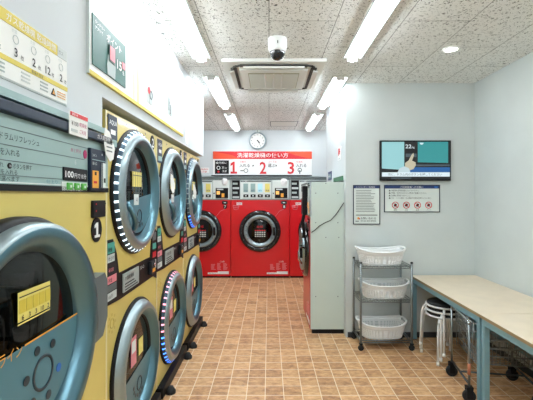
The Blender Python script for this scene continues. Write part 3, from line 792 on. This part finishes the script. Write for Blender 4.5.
# ------------------------------------------------------------------ ceiling fittings
def light(x, y0, label):
    t = thing('ceiling_light', label, 'light', (x, y0, H), 0, 'long tube ceiling lights')
    b = MB(); b.box(-.077, .077, 0, 1.25, -.016, -.0005, 'ac_white'); b.box(-.077, -.071, 0, 1.25, -.024, -.016, 'panel_grey'); b.box(.071, .077, 0, 1.25, -.024, -.016, 'panel_grey'); b.build('base_plate', t)
    b = MB(); n = 10
    prof = [(-.032, -.016)] + [(-.032 * math.cos(PI * k / n), -.022 - .030 * math.sin(PI * k / n)) for k in range(n + 1)] + [(.032, -.016)]
    r0 = [b.bm.verts.new((p[0], .012, p[1])) for p in prof]; r1 = [b.bm.verts.new((p[0], 1.238, p[1])) for p in prof]
    for k in range(len(prof) - 1): b.face([r0[k], r0[k+1], r1[k+1], r1[k]], 'tube', True)
    b.face(r0, 'tube'); b.face(r1, 'tube'); b.build('diffuser', t)
    for yy in (0, 1.238):
        b = MB(); b.box(-.04, .04, yy, yy + .012, -.05, -.016, 'white', .003); b.build('end_cap', t)
for (x, side) in ((-.572, 'left'), (.705, 'right')):
    light(x, 1.98, 'long bright ceiling tube light nearest the camera on the %s of the aisle' % side)
    light(x, 3.75, 'bright ceiling tube light just %s of the square ceiling air conditioner' % side)
    light(x, 5.46, 'short looking farthest ceiling tube light on the %s near the back wall' % side)
light(.705, .1, 'unseen ceiling tube light added for fill above the camera on the right')  # added out of view, lights the near machine
light(-.3, -1.7, 'unseen ceiling tube light added for fill behind the camera near the left wall')  # added behind the view to spread more light down the aisle
light(1.5, -1.3, 'unseen ceiling tube light added for fill behind the camera over the table side')  # added out of view to brighten the alcove side
light(.1, -1.7, 'unseen ceiling tube light added for fill far behind the camera near the front wall')  # another added tube out of view, evens out the room light

t = thing('downlight', 'small round recessed downlight in the ceiling over the tables', 'light', (1.47, 3.07, H), 0)
b = MB(); b.turn(0, 0, [(.066, -.0005), (.066, -.006), (.052, -.010), (.050, -.004)], 'white', 32); b.build('trim_ring', t)
b = MB(); b.turn(0, 0, [(.051, -.003), (.03, -.007), (0, -.009)], 'down', 32); b.build('lens', t)

t = thing('air_conditioner', 'square white ceiling cassette air conditioner with beige grille', 'air conditioner', (.043, 3.73, H), 0)
b = MB(); a = .455
def ringbox(b, x0, x1, y0, y1, z0, z1, w_, m):
    b.box(x0, x1, y0, y0 + w_, z0, z1, m, .004); b.box(x0, x1, y1 - w_, y1, z0, z1, m, .004); b.box(x0, x0 + w_, y0 + w_, y1 - w_, z0, z1, m, .004); b.box(x1 - w_, x1, y0 + w_, y1 - w_, z0, z1, m, .004)
b.box(-a, a, -a, a, -.03, -.001, 'ac_white', .006); b.build('frame', t)
b = MB(); b.box(-.31, .31, -.31, .31, -.06, -.03, 'ac_white', .012); b.build('centre_panel', t)
b = MB(); b.box(-.235, .235, -.235, .235, -.066, -.06, 'ac_grille')
for k in range(24):
    y_ = -.225 + k * .0193; b.box(-.23, .23, y_, y_ + .007, -.070, -.066, 'ac_white')
for x in (-.08, .08, 0): b.box(x - .008, x + .008, -.235, .235, -.072, -.066, 'ac_white')
b.build('grille', t)
for k in range(4):
    M4 = Matrix.Rotation(k * PI/2, 4, 'Z')
    g = MB(); pts = []
    for j in range(13):
        u = -1 + j / 6; pts.append((u * .36, -.385 + .05 * abs(u) ** 6, -.034))
    g.tube(pts, .011, 'ac_slot', 8)
    g.box(-.30, .30, -.39, -.335, -.042, -.03, 'ac_slot', .003)
    bmesh.ops.transform(g.bm, matrix=M4, verts=g.bm.verts[:]); g.build('air_slot', t)
    g = MB(); g.box(-.27, .27, -.405, -.36, -.062, -.046, 'ac_white', .005)
    bmesh.ops.rotate(g.bm, cent=(0, -.38, -.05), matrix=Matrix.Rotation(.25, 3, 'X'), verts=g.bm.verts[:])
    bmesh.ops.transform(g.bm, matrix=M4, verts=g.bm.verts[:]); g.build('louvre', t)

t = thing('security_camera', 'white dome security camera hanging in front of the air conditioner', 'camera', (.064, 2.87, H), 0)
b = MB(); b.turn(0, 0, [(0, -.0005), (.070, -.0005), (.072, -.01), (.070, -.075), (.064, -.10), (.045, -.105), (0, -.105)], 'white_plastic', 36); b.box(-.004, .004, -.073, -.068, -.06, -.04, 'grey_dark'); b.build('housing', t)
b = MB(); b.turn(0, 0, [(.058, -.098), (.058, -.112), (.050, -.135), (.032, -.155), (.012, -.163), (0, -.164)], 'black_gloss', 32); b.build('dome', t)
b = MB(); b.tube([(0, -.0, -.105), (0, -.046, -.146)], .014, 'charcoal', 12); b.ring(0, 0, .001, .002, 0, 'charcoal', 6); b.build('lens', t)

b = MB()
ringbox(b, .02, .47, 6.08, 6.50, H - .006, H - .0005, .012, 'grey_dark'); b.box(.03, .46, 6.09, 6.49, H - .004, H - .0004, 'ac_white')
struct(b, 'trim_2')

# ------------------------------------------------------------------ tables
def table(y0, y1, label):
    x0, x1 = 1.487, 2.165
    t = thing('work_table', label, 'table', (x0, y0, 0), 0, 'folding tables along the right wall')
    w, d, h = x1 - x0, y1 - y0, .66
    b = MB(); b.box(0, w, 0, d, h - .022, h, 'table_wood', .002); b.build('tabletop', t)
    b = MB(); b.box(-.003, 0, 0, d, h - .022, h - .002, 'table_edge'); b.build('edge_band', t)
    b = MB(); z0, z1 = h - .07, h - .022
    b.box(.008, .038, .01, d - .01, z0, z1, 'steel_blue', .002); b.box(w - .04, w - .01, .01, d - .01, z0, z1, 'steel_blue', .002)
    b.box(.038, w - .04, .01, .04, z0, z1, 'steel_blue', .002); b.box(.038, w - .04, d - .04, d - .01, z0, z1, 'steel_blue', .002)
    b.build('frame', t)
    for lx in (.008, w - .048):
        for ly in (.008, d - .048):
            b = MB(); b.box(lx, lx + .038, ly, ly + .038, .008, z0 + .002, 'steel_blue', .003); b.box(lx + .004, lx + .034, ly + .004, ly + .034, 0, .01, 'rubber'); b.build('leg', t)
    b = MB(); b.box(w - .03, w - .015, .05, d - .05, .16, .20, 'steel_blue'); b.build('stretcher', t)
    return t
table(2.69, 3.985, 'pale wood-topped table in the alcove corner beside the wire basket rack')
table(1.36, 2.685, 'pale wood-topped table nearest the camera along the right wall')

# ------------------------------------------------------------------ wire rack
RX0, RX1, RY0, RY1 = .885, 1.375, 3.66, 3.965
t = thing('wire_rack', 'three-tier chrome wire rack on casters holding white baskets, beside the table', 'rack', (RX0, RY0, 0), 0)
w, d = RX1 - RX0, RY1 - RY0
for x in (0, w):
    for y in (0, d):
        b = MB(); b.tube([(x, y, .07), (x, y, .842)], .0115, 'wire', 12)
        for k in range(37): b.turn(x, y, [(.0115, .085 + k*.02), (.0125, .087 + k*.02), (.0115, .089 + k*.02)], 'wire', 12)
        b.turn(x, y, [(.0125, .84), (.0135, .85), (.008, .855), (0, .855)], 'black', 12)
        b.build('post', t)
        b = MB(); b.lathe(x, .028, [(0, -.012), (.024, -.012), (.028, -.008), (.028, .008), (.024, .012), (0, .012)], 'rubber', 20, yo=y)
        b.box(x - .012, x + .012, y - .017, y - .013, .02, .07, 'charcoal'); b.box(x - .012, x + .012, y + .013, y + .017, .02, .07, 'charcoal'); b.box(x - .015, x + .015, y - .018, y + .018, .06, .072, 'charcoal')
        b.build('caster', t)
for z in (.10, .49, .815):
    b = MB(); f = .006
    for zz in (z, z - .022):
        b.tube([(0, 0, zz), (w, 0, zz)], .0045, 'wire', 6); b.tube([(0, d, zz), (w, d, zz)], .0045, 'wire', 6); b.tube([(0, 0, zz), (0, d, zz)], .0045, 'wire', 6); b.tube([(w, 0, zz), (w, d, zz)], .0045, 'wire', 6)
    for yy in (0, d):
        n = 14; b.tube([(w * k / (2*n), yy, z - (.0 if k % 2 else .022)) for k in range(2*n + 1)], .0028, 'wire', 5)
    for k in range(1, 15): b.tube([(w * k / 15, 0, z + .002), (w * k / 15, d, z + .002)], .002, 'wire', 5)
    for x in (w/3, 2*w/3): b.tube([(x, 0, z - .008), (x, d, z - .008)], .0035, 'wire', 5)
    b.build('wire_shelf', t)

# laundry baskets
def basket(name_label, x, y, z, rz=0):
    t = thing('laundry_basket', name_label, 'basket', (x, y, z), rz, 'white laundry baskets on the wire rack')
    a1, b1, a0, b0, hh = .235, .16, .195, .13, .142
    n = 46
    def rimz(th): return hh + .022 * (abs(math.cos(th)) ** 3) - .012 * (abs(math.sin(th)) ** 4)
    def pt(th, u, grow=0):
        c, s_ = math.cos(th), math.sin(th); e = .72
        X = (a0 + (a1 - a0) * u + grow) * math.copysign(abs(c) ** e, c); Y = (b0 + (b1 - b0) * u + grow) * math.copysign(abs(s_) ** e, s_)
        return (X, Y, .004 + u * (rimz(th) - .004))
    b = MB(); bm = b.bm
    us = [0, .08, .2, .32, .44, .56, .68, .78]
    rows = [[bm.verts.new(pt(2*PI*i/n, u)) for i in range(n)] for u in us]
    lat = []
    for k in range(len(us) - 1):
        for i in range(n):
            c4 = [rows[k][i], rows[k][(i+1) % n], rows[k+1][(i+1) % n], rows[k+1][i]]
            if 1 <= k <= 5:                      # a slot in each cell of the wall
                P = [v.co for v in c4]
                def bl(u, v): return (P[0]*(1-u) + P[1]*u) * (1-v) + (P[3]*(1-u) + P[2]*u) * v
                q4 = [bm.verts.new(bl(u, v)) for u, v in ((.2, .2), (.8, .2), (.8, .78), (.2, .78))]
                for e_ in range(4): b.face([c4[e_], c4[(e_+1) % 4], q4[(e_+1) % 4], q4[e_]], 'white_plastic')
            else: b.face(c4, 'white_plastic')
    cen = bm.verts.new((0, 0, .004)); ins = [bm.verts.new((pt(2*PI*i/n, 0)[0] * .9, pt(2*PI*i/n, 0)[1] * .9, .004)) for i in range(n)]
    for i in range(n):
        b.face([rows[0][i], ins[i], ins[(i+1) % n], rows[0][(i+1) % n]], 'white_plastic'); b.face([ins[i], cen, ins[(i+1) % n]], 'white_plastic')
    # band above the lattice, open at both ends as hand holes
    top = [[bm.verts.new(pt(2*PI*i/n, u, .0)) for i in range(n)] for u in (.78, .94)]
    for i in range(n):
        th = 2*PI*(i + .5)/n
        if abs(math.cos(th)) < .955: b.face([top[0][i], top[0][(i+1) % n], top[1][(i+1) % n], top[1][i]], 'white_plastic', True)
    bmesh.ops.remove_doubles(bm, verts=bm.verts[:], dist=.0002)
    o = b.build('shell', t)
    m = o.modifiers.new('thick', 'SOLIDIFY'); m.thickness = .004; m.offset = 1
    b = MB(); b.tube([pt(2*PI*i/n, .97, .004) for i in range(n)], .0095, 'white_plastic', 8, closed=True)
    b.tube([pt(2*PI*i/n, .78, .001) for i in range(n)], .005, 'white_plastic', 6, closed=True); b.build('rim', t)
xc, yc = (RX0 + RX1) / 2, (RY0 + RY1) / 2
basket('white plastic laundry basket on the top shelf of the wire rack', xc - .02, yc - .01, .819, .02)
basket('white plastic laundry basket on the middle shelf of the wire rack', xc + .012, yc - .012, .494, -.03)
basket('white plastic laundry basket on the lowest shelf of the wire rack', xc - .01, yc - .012, .104, .02)

# ------------------------------------------------------------------ stacked stools
def stool(z, rz, label, top):
    t = thing('round_stool', label, 'stool', (1.615, 3.50, z), rz, 'round stools stacked under the table')
    h = .435
    b = MB(); b.turn(0, 0, [(0, h - .03), (.138, h - .03), (.15, h - .02), (.15, h - .006), (.14, h), (0, h + .003)], 'rubber', 36); b.build('seat', t)
    b = MB(); b.tube([(.156*math.cos(2*PI*k/36), .156*math.sin(2*PI*k/36), h - .030) for k in range(36)], .009, 'white_plastic', 8, closed=True); b.build('seat_ring', t)
    for k in range(4):
        a = PI/4 + k * PI/2; c, s_ = math.cos(a), math.sin(a)
        rr = lambda r, zz: (r * c, r * s_, zz)
        b = MB(); b.tube([rr(.08, h - .042), rr(.13, h - .042), rr(.158, h - .048), rr(.176, h - .065), rr(.186, h - .09), rr(.196, .25), rr(.205, .012)], .0105, 'white_plastic', 10)
        b.tube([rr(.205, 0), rr(.205, .03)], .013, 'white', 10); b.build('leg', t)
stool(0, .10, 'lowest of the three stacked white-legged stools under the corner table', False)
stool(.044, .22, 'middle one of the three stacked white-legged stools under the corner table', False)
stool(.088, .34, 'topmost of the three stacked white-legged stools, its dark round seat showing', True)

# ------------------------------------------------------------------ wire laundry cart under the tables
t = thing('laundry_cart', 'dark wire laundry cart on black casters pushed under the tables, beside the stools', 'cart', (1.44, 2.755, 0), -.16)
cw, cd = .47, .40
def box_wire(b, z, r, g=0):
    b.tube([(-g, -g, z), (cw + g, -g, z), (cw + g, cd + g, z), (-g, cd + g, z)], r, 'wire', 8, closed=True)
b = MB()
x_in, y_in = .08, .0
tp = .57; bt = .27
for u in (0, .2, .4, .6, .8, 1):
    z = bt + (tp - bt) * u; g = .03 * (u - 1)
    b.tube([(.04 - g, -g, z), (cw + g, -g, z)], .0048, 'wire', 6); b.tube([(.04 - g, cd + g, z), (cw + g, cd + g, z)], .0048, 'wire', 6)
    b.tube([(.04 - g, -g, z), (.04 - g, cd + g, z)], .0048, 'wire', 6); b.tube([(cw + g, -g, z), (cw + g, cd + g, z)], .0048, 'wire', 6)
for k in range(17):
    x = .04 + (cw - .04) * k / 16
    for y_, s_ in ((0, 1), (cd, -1)): b.tube([(x, y_ + .03 * s_, bt), (x, y_, tp)], .0026, 'wire', 5)
for k in range(13):
    y = cd * k / 12
    for x_, s_ in ((.04, 1), (cw, -1)): b.tube([(x_ + .03 * s_, y, bt), (x_, y, tp)], .0026, 'wire', 5)
    b.tube([(.07, .03 + (cd - .06) * k / 12, bt), (cw - .03, .03 + (cd - .06) * k / 12, bt)], .0026, 'wire', 5)
b.build('wire_basket', t)
b = MB()
for x, y in ((0.01, 0.0), (0.01, cd), (cw, 0), (cw, cd)):
    b.tube([(x, y, .11), (x, y, .56)], .009, 'wire', 10)
b.tube([(0.01, 0, .56), (0.01, 0, .575), (.01, .02, .585), (.01, cd - .02, .585), (.01, cd, .575), (.01, cd, .56)], .009, 'chrome', 8)
b.tube([(0.01, cd/2, .13), (cw, cd/2, .13)], .007, 'dark_wire', 8)
b.tube([(0.01, 0, .13), (0.01, cd, .13)], .008, 'dark_wire', 8); b.tube([(cw, 0, .13), (cw, cd, .13)], .008, 'dark_wire', 8)
b.build('frame', t)
b = MB(); b.tube([(.01, -.0, .20), (.01, -.0, .28)], .0115, 'tag_orange', 10); b.build('price_tag', t)
for x, y in ((0.01, 0), (0.01, cd), (cw, 0), (cw, cd)):
    b = MB(); b.lathe(x, .045, [(0, -.016), (.038, -.016), (.045, -.01), (.045, .01), (.038, .016), (0, .016)], 'rubber', 24, yo=y)
    b.box(x - .022, x + .022, y - .024, y - .018, .03, .11, 'black', .002); b.box(x - .022, x + .022, y + .018, y + .024, .03, .11, 'black', .002); b.box(x - .024, x + .024, y - .024, y + .024, .10, .115, 'black', .002)
    b.build('caster', t)

# ------------------------------------------------------------------ world, camera
wd = bpy.data.worlds.new('world'); sc.world = wd; wd.use_nodes = True
wd.node_tree.nodes['Background'].inputs[0].default_value = (.8, .9, 1, 1); wd.node_tree.nodes['Background'].inputs[1].default_value = .3
cam = bpy.data.cameras.new('camera'); co = bpy.data.objects.new('camera', cam); col.objects.link(co); sc.camera = co
co.location = (0, 0, 1.5); co.rotation_euler = (PI/2, 0, 0)
cam.sensor_width = 36; cam.lens = 380 / 533 * 36; cam.shift_x = -2.5 / 533; cam.shift_y = -5 / 533; cam.clip_start = .02
vs = sc.view_settings; vs.view_transform = 'Standard'; vs.look = 'None'; vs.gamma = 1; vs.use_curve_mapping = False
vs.exposure = .6
